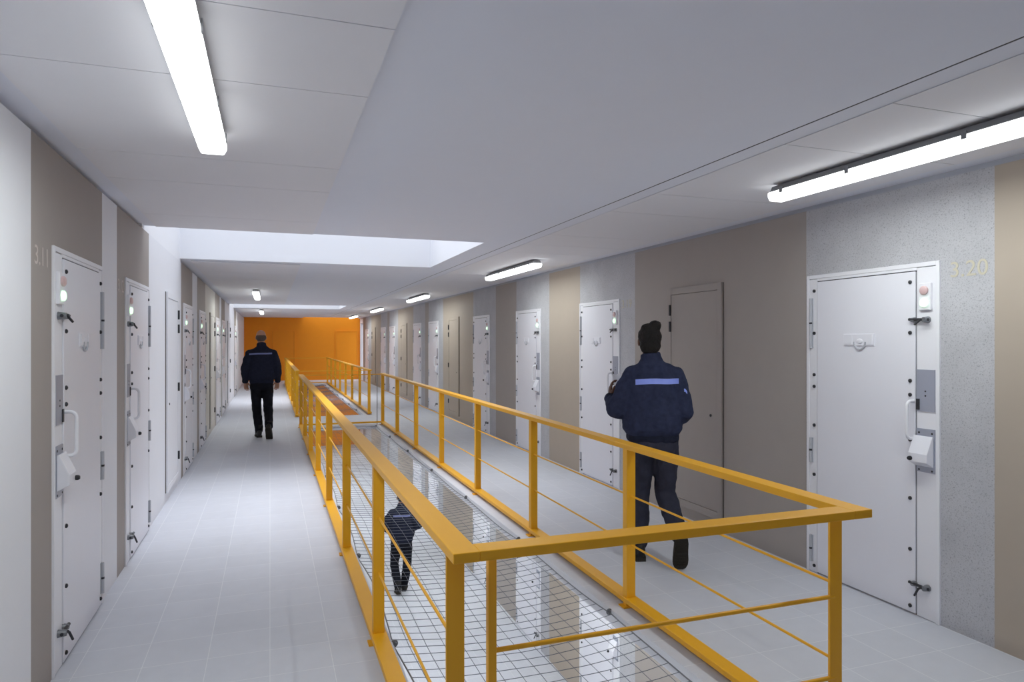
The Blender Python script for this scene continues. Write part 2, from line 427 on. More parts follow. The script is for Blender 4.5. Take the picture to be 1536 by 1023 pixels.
    for k in range(7):
        a = PI/2*k/6; pts.append((X(d-0.03+0.03*math.sin(a)), y, z1-0.03+0.03*math.cos(a)))
    for k in range(7):
        a = PI/2*k/6; pts.append((X(d-0.03+0.03*math.cos(a)), y, z0+0.03-0.03*math.sin(a)))
    pts.append((X(0.026),y,z0))
    hb.tube(pts, 0.0095, M['frame'], n=12)
    part('handle', hb, root, smooth=True)
    return root

DN = [0]
def ordn(k): return ['first','second','third','fourth','fifth','sixth','seventh','eighth','ninth','tenth'][k]
def finish_door(o, label):
    DN[0] += 1; o.name = 'door_%d' % DN[0]
    tag(o, label, 'door', kind='structure')
    # bolt parents
    return o
def build_proto(sx):
    r = make_cell_door(sx)
    for o in list(bpy.data.objects):
        if o.name.startswith('bolt_head') and o.parent is None: o.parent = r
    return r
protoR, protoL = build_proto(-1), build_proto(1)
tiny = lambda ch: not ch.name.startswith(('bolt_head','flap_ring','lock_cylinder'))
used = set()
def put_door(proto, x, y, z, label):
    far = y > 14
    if proto.name not in used:
        o = proto
        # keep pristine prototype data for the copies
        used.add(proto.name); PRIST[proto.name] = None
    o = copy_tree(proto, None, tiny if far else None)
    o.location = (x + (-EMB if x < 0 else EMB), y, z); return finish_door(o, label)
PRIST = {}
EMB = 0.0165            # the frames sit in the wall, their plates barely proud of it
right_doors = [2.902, 6.75, 9.10, 11.52, 15.41, 17.31, 21.22, 23.05, 27.2]
left_doors = [3.884, 5.655, 9.225, 11.21, 14.58, 16.35, 22.0]
lab_r = ['white steel cell door beside the tan number 3.20', 'white steel cell door beside the number 3.19, behind the officer with paper']
lab_l = ['white steel cell door beside the pale number 3.11', 'white steel cell door beside the pale number 3.12']
for i, y in enumerate(right_doors):
    put_door(protoR, XR, y, 0, lab_r[i] if i < 2 else '%s white steel cell door along the concrete-banded wall' % ordn(i))
for i, y in enumerate(left_doors):
    put_door(protoL, XL, y, 0, lab_l[i] if i < 2 else '%s white steel cell door along the white and taupe wall' % ordn(i))
for i, y in enumerate([6.75, 9.10, 11.52, 15.41, 17.31]):
    put_door(protoR, XR, y, ZB, '%s cell door on the storey below, seen through the net' % ordn(i))
for pr in (protoR, protoL):
    for ch in KIDS(pr):
        for g in KIDS(ch): bpy.data.objects.remove(g)
        bpy.data.objects.remove(ch)
    bpy.data.objects.remove(pr)

# ------------------------------------------------------------------ flush service doors
def service_door(x, sx, y0, wid, z, paint, label, detail=True):
    r = empty('door', (x, y0, z)); X = lambda d: sx*d
    f = MB(); zt, zb = 2.154, 0.10
    f.box(0, X(0.022), 0, 0.052, zb, zt, M[paint]); f.box(0, X(0.022), wid-0.02, wid, zb, zt, M[paint])
    f.box(0, X(0.022), 0.052, wid-0.02, zt-0.06, zt, M[paint]); f.box(0, X(0.022), 0.052, wid-0.02, zb, zb+0.065, M[paint])
    f.box(0, X(0.006), -0.011, 0, zb, zt, M['seam'])  # brown strip painted as the shadow beside the raised frame
    part('frame', f, r, bevel=0.002)
    l = MB(); l.box(0, X(0.018), 0.056, wid-0.024, zb+0.069, zt-0.064, M[paint]); part('leaf', l, r, bevel=0.002)
    for za, zc in ((1.894,1.997),(1.739,1.837),(1.085,1.18),(0.313,0.404)):
        h = MB(); h.tube([(X(0.026),wid-0.012,za),(X(0.026),wid-0.012,zc)], 0.012, M['dark'], n=10); part('hinge', h, r, smooth=True)
    k = MB(); k.cyl((X(0.016),0.15,0.996),(X(0.023),0.15,0.996),0.012,M['dark'],n=12); part('keyhole', k, r)
    return finish_door(r, label)
service_door(XR, -1, 4.92, 0.80, 0, 'taupe', 'taupe flush service door with black hinges beside the officer with paper')
service_door(XR, -1, 13.58, 0.82, 0, 'beige', 'beige flush service door in the concrete-banded wall, nearest of the beige ones')
service_door(XR, -1, 19.25, 0.82, 0, 'beige', 'beige flush service door in the concrete-banded wall, second of the beige ones')
service_door(XR, -1, 25.35, 0.82, 0, 'beige', 'beige flush service door in the concrete-banded wall, closest to the orange wall')
service_door(XL, 1, 7.72, 0.86, 0, 'white', 'white flush service door under the bright skylight shaft')
service_door(XL, 1, 13.1, 0.86, 0, 'cream', 'cream flush service door in the white and taupe wall')
service_door(XL, 1, 18.4, 0.86, 0, 'white', 'white flush service door before the far skylight shaft')
for (xa, xb), lb in (((0.05,1.0),'orange door in the end wall behind the walking bald officer'), ((2.63,3.58),'orange door at the end wall corner near the concrete wall')):
    r = empty('door', (xa, Y1, 0)); wd = xb-xa
    f = MB()
    for a, b, zz0, zz1 in ((0,0.05,0,2.1),(wd-0.05,wd,0,2.1),(0.05,wd-0.05,2.05,2.1)): f.box(a, b, -0.03, 0, zz0, zz1, M['orange'])
    part('frame', f, r, bevel=0.002)
    l = MB(); l.box(0.056, wd-0.056, -0.018, 0, 0.01, 2.044, M['orange']); part('leaf', l, r)
    g = MB(); g.box(0.049, 0.057, -0.006, 0, 0.0, 2.05, M['orange_dark']); g.box(wd-0.057, wd-0.049, -0.006, 0, 0, 2.05, M['orange_dark']); part('seal', g, r)
    finish_door(r, lb)

# ------------------------------------------------------------------ batten lamps
def make_lamp():
    r = empty('ceiling_lamp'); L = 1.9
    h = MB(); h.prism([(-0.045,-0.012),(0.045,-0.012),(0.06,-0.045),(-0.06,-0.045)], 'y', 0.02, L-0.02, M['housing'])
    h.box(-0.03, 0.03, 0.25, 0.37, -0.012, 0, M['housing']); h.box(-0.03, 0.03, L-0.37, L-0.25, -0.012, 0, M['housing'])
    part('housing', h, r, bevel=0.003)
    d = MB(); d.prism([(-0.061,-0.045),(0.061,-0.045),(0.061,-0.072),(0.048,-0.098),(-0.048,-0.098),(-0.061,-0.072)], 'y', 0, L, M['diffuser'])
    part('diffuser', d, r, bevel=0.006)
    for y in (0.12, 0.62, 1.28, 1.78):
        for s in (-1, 1):
            q = MB(); q.box(s*0.0615, s*0.066, y-0.012, y+0.012, -0.066, -0.03, M['greysteel']); part('clip', q, r)
    l = bpy.data.lights.new('tube_light', 'AREA'); l.shape = 'RECTANGLE'; l.size = 0.085; l.size_y = L-0.1; l.energy = 12; l.color = (0.94, 1.0, 0.985)
    o = bpy.data.objects.new('tube_light', l); COL.objects.link(o); o.parent = r; o.location = (0, L/2, -0.0995)
    return r
lamp0 = make_lamp()
spots = [(-0.25,1.55,'long white lamp hanging under the ceiling panels above the bare walkway'),(2.985,1.58,'long white lamp above the cell door numbered 3.20'),
         (2.985,7.52,'white lamp above the beige band, second along the concrete-banded wall'),(-0.25,13.5,'white lamp above the walking bald officer'),
         (2.985,13.55,'third white lamp along the concrete-banded wall'),(2.985,19.5,'fourth white lamp along the concrete-banded wall'),
         (-0.25,22.0,'small lamp beyond the far skylight shaft'),(2.985,25.5,'last white lamp before the orange wall, by the concrete-banded wall')]
for i, (x, y, lb) in enumerate(spots):
    o = lamp0 if i == 0 else copy_tree(lamp0)
    o.location = (x, y, ZC-0.013 if x < 0 else ZC-0.006)
    tag(o, lb or ('ceiling lamp behind the viewer above the bare walkway' if x < 0 else 'ceiling lamp behind the viewer by the concrete-banded wall'), 'lamp', 'batten lamps on the ceiling')

# ------------------------------------------------------------------ yellow guard railings
RT, RB = 1.013, 0.062
def railing(y0, y1, near_panel, label):
    r = empty('guard_railing', (0, y0, 0)); R = M['rail']
    L = y1-y0; hw = 0.042
    def P(name, mb, **k): return part(name, mb, r, **k)
    for cx in (RXL, RXR):
        b = MB(); b.box(cx-hw, cx+hw, 0.0, L, RT-0.032, RT, R); P('top_rail', b, bevel=0.003)
        b = MB(); b.box(cx-hw, cx+hw, 0.0, L, RB-0.03, RB, R); P('bottom_rail', b, bevel=0.003)
        for z in (0.69, 0.388):
            b = MB(); b.tube([(cx, 0.14, z), (cx, L-0.06, z)], 0.0062, R, n=8); P('infill_bar', b, smooth=True)
    b = MB(); b.box(RXL+hw, RXR-hw, 0.0, 2*hw, RT-0.032, RT, R) if near_panel else b.tube([(RXL,0.06,RT-0.02),(RXR,0.06,RT-0.02)], 0.008, R, n=8)
    P('top_rail' if near_panel else 'cross_bar', b, bevel=0.003 if near_panel else 0)
    b = MB(); b.tube([(RXL,L-0.04,RT-0.02),(RXR,L-0.04,RT-0.02)], 0.008, R, n=8); P('cross_bar', b, smooth=True)
    b = MB(); b.box(RXL+hw, RXR-hw, L-0.07, L-0.01, RB-0.03, RB, R); P('bottom_rail', b, bevel=0.003)
    ys = [0.14]
    n = round((L-0.14-0.06)/1.625)
    ys = [0.14 + (L-0.14-0.05)*k/n for k in range(n+1)]
    post = foot = None
    for k, y in enumerate(ys):
        for cx in (RXL, RXR):
            if k == 0 and near_panel:
                b = MB(); b.box(cx-0.03, cx+0.03, y-0.006, y+0.006, RB-0.001, RT-0.03, R); o = P('post', b, bevel=0.002)
            else:
                if post is None:
                    b = MB(); b.box(-0.03, 0.03, -0.027, 0.027, RB-0.001, RT-0.03, R); post = P('post', b, bevel=0.003); o = post
                else:
                    o = post.copy(); COL.objects.link(o)
                o.location = (cx, y, 0)
            if foot is None:
                b = MB(); b.box(-0.055, 0.055, -0.035, 0.035, 0.0, 0.008, R); b.box(-0.03, 0.03, -0.02, 0.02, 0.008, RB-0.03, R); foot = P('foot', b); q = foot
            else:
                q = foot.copy(); COL.objects.link(q)
            q.location = (cx, y, 0)
    if near_panel:
        b = MB(); b.box(0.666, 0.694, 0.126, 0.154, 0.0, RT-0.03, R); P('panel_post', b, bevel=0.002)
        for z in (0.64, 0.32):
            b = MB(); b.tube([(0.69, 0.14, z), (RXR-0.005, 0.14, z)], 0.0085, R, n=10); P('infill_bar', b, smooth=True)
        b = MB(); b.tube([(2.0, L-0.04, 0.0), (2.0, L-0.04, RT-0.015)], 0.007, M['greysteel'], n=8)
        o = P('steel_rod', b, smooth=True); o['label'] = 'thin grey steel rod'
    return tag(r, label, 'railing', 'yellow guard railings')
railing(1.98, 13.68, True, 'long yellow steel guard railing around the nearer floor opening')
railing(15.46, 27.5, False, 'yellow steel guard railing around the opening nearer the orange wall')

# ------------------------------------------------------------------ safety nets across the openings
def net(y0, y1, label, dx=0.094, dy=0.096):
    r = empty('safety_net', ((VX0+VX1)/2, y0, 0)); w2 = (VX1-VX0)/2; L = y1-y0
    def zz(x, y): return -0.014 - 0.05*(1-(x/w2)**2) - 0.008*math.sin(y*3.9)
    def edge(y):
        ph = ((y + y0 - 2.12) % 1.625)/1.625
        return w2 - 0.006 - 0.03*math.sin(PI*ph)**1.0
    m = MB()
    n = int(L/dy)
    for k in range(1, n):
        y = k*L/n; e = edge(y)
        m.tube([(-e+2*e*j/10, y+0.006*math.sin(j*1.3+k), zz(-e+2*e*j/10, y)) for j in range(11)], 0.0019, M['wire'], n=4, caps=False)
    nx = int(2*w2/dx)
    for k in range(1, nx):
        x = -w2+2*w2*k/nx
        if abs(x) > w2-0.055: continue
        m.tube([(x+0.004*math.sin(j*0.9+k), L*j/70, zz(x, L*j/70)) for j in range(71)], 0.0019, M['wire'], n=4, caps=False)
    part('mesh_net', m, r)
    for s in (-1, 1):
        q = MB(); q.tube([(s*edge(L*j/160), L*j/160, zz(s*edge(L*j/160), L*j/160)) for j in range(161)], 0.004, M['greysteel'], n=6)
        part('edge_cable', q, r, smooth=True)
    for yy in (0.03, L-0.03):
        q = MB(); q.tube([(-w2+0.01, yy, -0.03), (w2-0.01, yy, -0.03)], 0.004, M['greysteel'], n=6); part('edge_cable', q, r, smooth=True)
    eye = None
    y = 2.12 - y0
    while y < 0.2: y += 1.625
    while y < L:
        for s in (-1, 1):
            if eye is None:
                q = MB(); q.tube([(0.016*math.cos(a), 0.006, 0.016*math.sin(a)) for a in [2*PI*k/14 for k in range(14)]], 0.0048, M['greysteel'], n=8, closed=True)
                q.cyl((0.0,-0.004,0.0),(0.0,0.016,0.0),0.010,M['greysteel'],n=10)
                eye = part('eye_bolt', q, r, smooth=True); o = eye
            else:
                o = eye.copy(); COL.objects.link(o)
            o.location = (s*(w2-0.012), y, -0.012)
        y += 1.625
    return tag(r, label, 'net', 'wire safety nets over the openings')
net(VOIDS[0][0], VOIDS[0][1], 'grey wire safety net stretched inside the longer nearer railing')
net(VOIDS[1][0], VOIDS[1][1], 'grey wire safety net inside the railing nearer the orange wall')

# ------------------------------------------------------------------ people
def bake(mb, name, voxel, smooth=4, disp=0.0, dscale=0.1, parent=None, mt=None, target=None):
    me = mb.mesh(name); t = bpy.data.objects.new('tmp', me); COL.objects.link(t)
    rm = t.modifiers.new('r', 'REMESH'); rm.mode = 'VOXEL'; rm.voxel_size = voxel; rm.use_smooth_shade = True
    if smooth:
        s = t.modifiers.new('s', 'SMOOTH'); s.factor = 0.5; s.iterations = smooth
    if disp:
        tx = bpy.data.textures.new(name, 'CLOUDS'); tx.noise_scale = dscale; tx.noise_depth = 2
        d = t.modifiers.new('d', 'DISPLACE'); d.texture = tx; d.strength = disp; d.mid_level = 0.5
    bpy.context.view_layer.update()
    dg = bpy.context.evaluated_depsgraph_get()
    out = bpy.data.meshes.new_from_object(t.evaluated_get(dg))
    bpy.data.objects.remove(t)
    out.materials.clear()
    for m_ in (mt if isinstance(mt, list) else [mt]): out.materials.append(m_)
    out.polygons.foreach_set('material_index', [0]*len(out.polygons))
    out.polygons.foreach_set('use_smooth', [True]*len(out.polygons))
    o = bpy.data.objects.new(name, out); COL.objects.link(o)
    if parent is not None: o.parent = parent
    return o

def V(*a): return Vector(a)
def limb(mb, a, b, c_, radii, m, n=14):
    """upper/lower limb through three joints with tapering radii (5 values)"""
    a, b, c_ = Vector(a), Vector(b), Vector(c_)
    pts = [a, a.lerp(b,0.45), a.lerp(b,0.9), b, b.lerp(c_,0.1), b.lerp(c_,0.4), c_]
    r = radii
    rr = [r[0], r[1], r[2]*1.02, r[2], r[2]*1.02, r[3], r[4]]
    mb.tube(pts, rr, m, n=n)
    mb.ball(a, r[0], r[0], r[0], m); mb.ball(b, r[2], r[2], r[2], m); mb.ball(c_, r[4], r[4], r[4], m)

def hand(mb, wrist, d, nrm, side, curl, m):
    """palm + four fingers + thumb; d = direction of the hand, nrm = way the palm faces, side=+1 puts the thumb on d x nrm"""
    w = Vector(wrist); d = Vector(d).normalized(); nrm = Vector(nrm); nrm = (nrm - d*nrm.dot(d)).normalized()
    s = d.cross(nrm)*side                      # towards the thumb
    mb.tube([w-d*0.02, w+d*0.02, w+d*0.055, w+d*0.088], [0.026,0.034,0.041,0.040], m, n=12, ell=[0.020,0.016,0.016,0.012], up=s)
    lens = (0.072, 0.080, 0.074, 0.058)
    for k in range(4):
        off = 0.030 - 0.0205*k
        p = w + d*(0.085 - (0.006 if k == 3 else 0)) + s*off
        dirn = (d + s*(0.10-0.075*k)).normalized()
        pts, ang = [p - d*0.01, p], curl*0.5
        for j, fr in enumerate((0.42, 0.32, 0.26)):
            dd = dirn*math.cos(ang) + nrm*math.sin(ang)
            pts.append(pts[-1] + dd*lens[k]*fr*1.05); ang += curl
        mb.tube(pts, [0.0095,0.0092,0.0085,0.0078,0.0062], m, n=8)
    b0 = w + d*0.022 + s*0.028
    t1 = (s*0.75 + d*0.6 + nrm*0.25).normalized(); t2 = (s*0.25 + d*0.9 + nrm*0.35).normalized()
    mb.tube([b0 - s*0.012, b0+t1*0.028, b0+t1*0.028+t2*0.03, b0+t1*0.028+t2*0.053], [0.015,0.0125,0.0105,0.008], m, n=8)

def boot(root, ankle, pitch, yaw, sc=1.0):
    Rm = Matrix.Rotation(yaw, 4, 'Z') @ Matrix.Rotation(-pitch, 4, 'X'); A = Vector(ankle)
    u = MB(); st = [(-0.078,0.022,0.045),(-0.066,0.034,0.085),(-0.03,0.040,0.115),(0.02,0.041,0.118),(0.06,0.043,0.095),(0.11,0.048,0.068),(0.155,0.046,0.054),(0.185,0.034,0.042),(0.198,0.016,0.028)]
    vs, fs, n = [], [], 14
    for y, hw, h in st:
        for j in range(n):
            a = 2*PI*j/n; cz = math.sin(a)
            zz = -0.07 + (h*0.5)*(1+cz) if True else 0
            vs.append(Vector((hw*math.copysign(abs(math.cos(a))**0.75, math.cos(a)), y, zz)))
    for i in range(len(st)-1):
        for j in range(n): fs.append((i*n+j, i*n+(j+1)%n, (i+1)*n+(j+1)%n, (i+1)*n+j))
    fs.append(tuple(range(n))); fs.append(tuple((len(st)-1)*n+j for j in range(n)))
    u.add([A + (Rm @ (v*sc)) for v in vs], fs, M['boot'])
    u.tube([A + Rm @ V(0,-0.012,-0.02)*sc, A + Rm @ V(0,-0.014,0.05)*sc, A + (Rm @ V(0,-0.012,0.06)*sc) + V(0,0,0.05)], [0.045*sc,0.046*sc,0.05*sc], M['boot'], n=14)
    b = bake(u, 'boot', 0.006, 3, parent=root, mt=M['boot'])
    out = [(y, hw+0.004) for y, hw, h in st]
    poly = [(hw, y) for y, hw in out] + [(-hw, y) for y, hw in reversed(out)]
    s = MB(); s.prism(poly, 'z', -0.090, -0.066, M['sole'])
    s.prism([(0.036,-0.075),(0.042,0.0),(-0.042,0.0),(-0.036,-0.075)], 'z', -0.0965, -0.088, M['sole'])
    for k in range(5): s.box(-0.036, 0.036, 0.05+0.027*k, 0.065+0.027*k, -0.0945, -0.088, M['sole'])
    s.v = [tuple(A + Rm @ (Vector(v)*sc)) for v in s.v]
    s.build('sole', b)
    return b

def person(name, label, loc, rz, J, sc, skin, hair, jm, tm, stripe, bun=False, group=None):
    """J: joints in local metres (x right, y forward, z up): sh, el, wr, hd, hip, kn, an, per side; lists are [left, right]"""
    root_mesh = MB(); m = M[skin]; S = lambda v: v*sc
    lx = J.get('lean', 0.0)
    def tr(z): return V(J.get('tx', 0)*(z/1.4), lx*(z-0.9), 0)
    def ring_stack(mb, rings, mt, n=20):
        vs, fs = [], []
        for z, rx, ry, oy in rings:
            o = tr(S(z))
            for j in range(n):
                a = 2*PI*j/n; ca, sa = math.cos(a), math.sin(a)
                vs.append((o.x + S(rx)*math.copysign(abs(ca)**0.85, ca), o.y + S(oy) + S(ry)*math.copysign(abs(sa)**0.85, sa), S(z)))
        k = len(rings)
        for i in range(k-1):
            for j in range(n): fs.append((i*n+j, i*n+(j+1)%n, (i+1)*n+(j+1)%n, (i+1)*n+j))
        fs.append(tuple(range(n))[::-1]); fs.append(tuple((k-1)*n+j for j in range(n)))
        mb.add(vs, fs, mt)
    # --- body
    ring_stack(root_mesh, [(0.80,0.12,0.085,0),(0.88,0.158,0.105,-0.01),(0.97,0.150,0.10,0),(1.08,0.125,0.09,0.005),(1.22,0.140,0.10,0.0),(1.36,0.165,0.10,-0.005),(1.43,0.14,0.085,-0.01),(1.48,0.075,0.06,-0.01)], m)
    hx, hy, hz = J['head']                      # centre of the head
    nk = tr(S(1.45)); 
    root_mesh.tube([(nk.x, nk.y-0.01, S(1.44)), (hx*0.6+nk.x*0.4, hy-0.015, S(1.52)), (hx, hy-0.01, hz-0.03)], [0.066*sc,0.056*sc,0.056*sc], m, n=16)
    H = sc
    def hp(x, y, z): return (hx+x*H, hy+y*H, hz+z*H)
    root_mesh.ball(hp(0,-0.012,0.025), 0.076*H, 0.094*H, 0.092*H, m, 20, 14)          # skull
    root_mesh.ball(hp(0,0.030,-0.045), 0.058*H, 0.062*H, 0.075*H, m, 18, 12)          # jaw and cheeks
    root_mesh.ball(hp(0,0.072,-0.098), 0.024*H, 0.02*H, 0.018*H, m)                  # chin
    root_mesh.tube([hp(0,0.085,0.008), hp(0,0.106,-0.030), hp(0,0.092,-0.042)], [0.009*H,0.014*H,0.012*H], m, n=10)   # nose
    root_mesh.ball(hp(0,0.088,-0.066), 0.024*H, 0.010*H, 0.010*H, m)                 # lips
    root_mesh.ball(hp(0,0.078,0.022), 0.05*H, 0.012*H, 0.009*H, m)                   # brow
    for s in (-1, 1): root_mesh.ball(hp(s*0.077,0.002,-0.012), 0.011*H, 0.02*H, 0.033*H, m)   # ears
    for i, s in enumerate((-1, 1)):
        limb(root_mesh, J['sh'][i], J['el'][i], J['wr'][i], [0.052,0.047,0.040,0.040,0.027], m)
        limb(root_mesh, J['hip'][i], J['kn'][i], J['an'][i], [0.082,0.074,0.055,0.055,0.038], m)
        d, nr, sd, cu = J['hand'][i]
        hand(root_mesh, J['wr'][i], d, nr, sd, cu, m)
    body = bake(root_mesh, name, 0.0048, 2, mt=m)
    body.location = loc; body.rotation_euler = (0, 0, rz)
    tag(body, label, 'person', group)
    for s in (-1, 1):
        e = MB(); e.ball(hp(s*0.031,0.074,0.004), 0.012, 0.012, 0.009, M['eye'])
        e.ball(hp(s*0.031,0.084,0.004), 0.005, 0.003, 0.005, M['black'])
        part('eye', e, body, smooth=True)
    # --- hair
    h = MB(); hm = M[hair]
    if bun:
        h.ball(hp(0,-0.022,0.028), 0.088*H, 0.102*H, 0.095*H, hm, 20, 14)
        h.ball(hp(0.0,-0.050,-0.04), 0.080*H, 0.060*H, 0.068*H, hm, 18, 12)
        h.ball(hp(0.034,-0.045,0.108), 0.048*H, 0.05*H, 0.043*H, hm, 16, 10)
        h.ball(hp(-0.014,-0.050,0.088), 0.060*H, 0.055*H, 0.040*H, hm, 16, 10)
        bake(h, 'hair', 0.006, 2, 0.012, 0.03, body, hm)
    else:
        if hair == 'hair_grey':
            h.ball(hp(0,-0.026,-0.004), 0.0815*H, 0.091*H, 0.072*H, hm, 20, 14)
        else: h.ball(hp(0,-0.019,0.030), 0.0805*H, 0.096*H, 0.092*H, hm, 20, 14)
        h.ball(hp(0,-0.055,-0.022), 0.066*H, 0.050*H, 0.050*H, hm, 18, 12)
        bake(h, 'hair', 0.006, 2, 0.003, 0.02, body, hm)
    # --- jacket
    j = MB(); jmm = M[jm]
    jr = J.get('jr', 1.0)
    ring_stack(j, [(0.930,0.180*jr,0.128,0),(0.955,0.200*jr,0.146,0),(0.99,0.222*jr,0.166,0),(1.07,0.222*jr,0.166,0),(1.2,0.206*jr,0.152,0),(1.33,0.200*jr,0.140,-0.005),(1.41,0.178*jr,0.122,-0.01),(1.465,0.125,0.10,-0.012),(1.50,0.09,0.083,-0.012)], jmm)
    for i in range(2):
        limb(j, V(*J['sh'][i])+V((0.012 if i == 0 else -0.012),0,-0.008), J['el'][i], V(*J['wr'][i])*0.93+V(*J['el'][i])*0.07, J.get('sleeve', [0.078,0.082,0.074,0.068,0.050]), jmm, n=16)
    for i in range(2):
        sv = V(*J['sh'][i])
        j.tube([(sv.x*0.15, -0.012*sc, sv.z+0.055*sc), (sv.x*0.55, -0.010, sv.z+0.030*sc), (sv.x*0.93, sv.y-0.004, sv.z-0.004)], [0.062*sc,0.070*sc,0.076*sc], jmm, n=14)
    ck = tr(S(1.5)); cz = S(1.485)
    j.tube([(ck.x, ck.y-0.012, cz), (ck.x*0.6+hx*0.4, ck.y*0.5+hy*0.5-0.016, cz+0.045), (ck.x*0.4+hx*0.6, hy-0.016, cz+0.075)], [0.088*sc,0.077*sc,0.074*sc], jmm, n=18)
    jk = bake(j, 'jacket', 0.0085, 5, 0.030, 0.10, body, jmm)
    hb = MB(); ring_stack(hb, [(0.895,0.182*jr,0.130,0),(0.905,0.194*jr,0.142,0),(0.945,0.198*jr,0.146,0),(0.957,0.190*jr,0.138,0)], jmm)
    bake(hb, 'waistband', 0.008, 2, 0.010, 0.04, jk, M['jacket_dark'])
    for i in range(2):
        w_, e_ = V(*J['wr'][i]), V(*J['el'][i]); dv = (w_-e_).normalized()
        cf = MB(); cf.tube([w_-dv*0.05, w_-dv*0.005, w_+dv*0.012], [0.052,0.047,0.043], jmm, n=14)
        bake(cf, 'cuff', 0.006, 2, 0, 0.1, jk, M['jacket_dark'])
    me = jk.data
    bv = BVHTree.FromPolygons([v.co.copy() for v in me.vertices], [tuple(p_.vertices) for p_ in me.polygons])
    def band(x0, x1, z0, dz, hgt, mt_, nm='back_stripe', n=40):
        sm = MB(); rows = []
        for k in range(n+1):
            x = x0+(x1-x0)*k/n; zc = z0+dz*k/n + 0.004*math.sin(5*k/n)
            col_ = []
            for q in range(4):
                z = zc-hgt/2+hgt*q/3
                hit = bv.ray_cast(V(x, -1.0, z), V(0, 1, 0))
                if hit[0] is None: col_ = None; break
                col_.append(hit[0])
            if col_: rows.append(col_)
        if len(rows) < 3: return
        vs, fs = [], []
        for off in (-0.006, 0.004):
            for r_ in rows:
                for p_ in r_: vs.append(p_ + V(0, off, 0))
        nr = len(rows); K = nr*4
        for a in range(nr-1):
            for q in range(3):
                i0 = a*4+q
                fs.append((i0, i0+4, i0+5, i0+1)); fs.append((K+i0, K+i0+1, K+i0+5, K+i0+4))
            fs.append((a*4, K+a*4, K+a*4+4, a*4+4)); fs.append((a*4+3, a*4+7, K+a*4+7, K+a*4+3))
        fs.append((0,1,K+1,K)); fs.append((1,2,K+2,K+1)); fs.append((2,3,K+3,K+2))
        e0 = (nr-1)*4
        for q in range(3): fs.append((e0+q, K+e0+q, K+e0+q+1, e0+q+1))
        sm.add(vs, fs, M[mt_]); o = sm.build(nm, jk, smooth=True); o['label'] = 'pale blue reflective stripe across the back'
    for st_ in stripe: band(*st_)
    # --- trousers
    t = MB(); tmm = M[tm]
    ring_stack(t, [(0.79,0.13,0.10,-0.01),(0.83,0.172,0.128,-0.012),(0.89,0.178,0.132,-0.012),(0.97,0.160,0.118,0)], tmm)
    for i in range(2):
        limb(t, J['hip'][i], J['kn'][i], V(*J['an'][i])+ (V(*J['kn'][i])-V(*J['an'][i]))*0.05, J.get('leg', [0.098,0.092,0.076,0.074,0.066]), tmm, n=16)
    bake(t, 'trousers', 0.0085, 4, 0.026, 0.09, body, tmm)
    for i in range(2):
        pt, yw = J['foot'][i]
        boot(body, J['an'][i], pt, yw, 1.05*sc)
    return body

R = math.radians
# officer with the paper, by the concrete-banded wall
J2 = dict(head=(-0.035, 0.015, 1.655), tx=-0.02, lean=0.02,
          sh=[(-0.180,-0.005,1.385),(0.170,-0.005,1.385)], el=[(-0.278,0.0,1.135),(0.212,-0.03,1.115)], wr=[(-0.312,0.19,1.205),(0.185,0.20,1.03)],
          hand=[((0.05,0.25,0.9),(1,0.1,0),-1,0.55),((-0.5,0.8,-0.15),(0,0,-1),-1,0.5)],
          hip=[(-0.085,0,0.89),(0.088,0,0.89)], kn=[(-0.105,0.035,0.50),(0.085,0.02,0.50)], an=[(-0.115,0.02,0.1),(0.145,-0.24,0.235)],
          foot=[(0.0,R(6)),(R(64),R(-4))])
p2 = person('person', 'person with black hair bun and bright blue jacket stripe, holding up white paper', (2.735,4.50,0), R(-22), J2, 1.0, 'skin_dark', 'hair_black', 'jacket', 'trousers',
       [(-0.155,0.165,1.345,0.012,0.040,'stripe_blue'),(0.205,0.228,1.285,-0.012,0.022,'stripe_blue')], bun=True, group='uniformed officers')
# officer walking away on the bare walkway
J1 = dict(head=(-0.01, 0.03, 1.715), lean=0.02, jr=0.97,
          sh=[(-0.198,0,1.43),(0.198,0,1.43)], el=[(-0.258,-0.03,1.18),(0.250,-0.05,1.18)], wr=[(-0.258,0.04,0.955),(0.262,0.06,0.955)],
          hand=[((0.10,0.12,-1),(0.55,-0.85,0),-1,0.40),((-0.10,0.12,-1),(-0.55,-0.85,0),1,0.40)],
          hip=[(-0.09,0,0.93),(0.09,0,0.93)], kn=[(-0.08,0.06,0.51),(0.105,0.0,0.51)], an=[(-0.04,0.05,0.1),(0.11,-0.30,0.20)],
          foot=[(0.0,R(6)),(R(52),R(-12))])
p1 = person('person', 'bald person in navy jacket and black trousers walking towards the orange wall', (-0.135,12.45,0), R(2), J1, 1.035, 'skin_light', 'hair_grey', 'jacket_dark', 'trousers_black',
       [(-0.20,0.165,1.425,0.018,0.026,'stripe_grey')], group='uniformed officers')
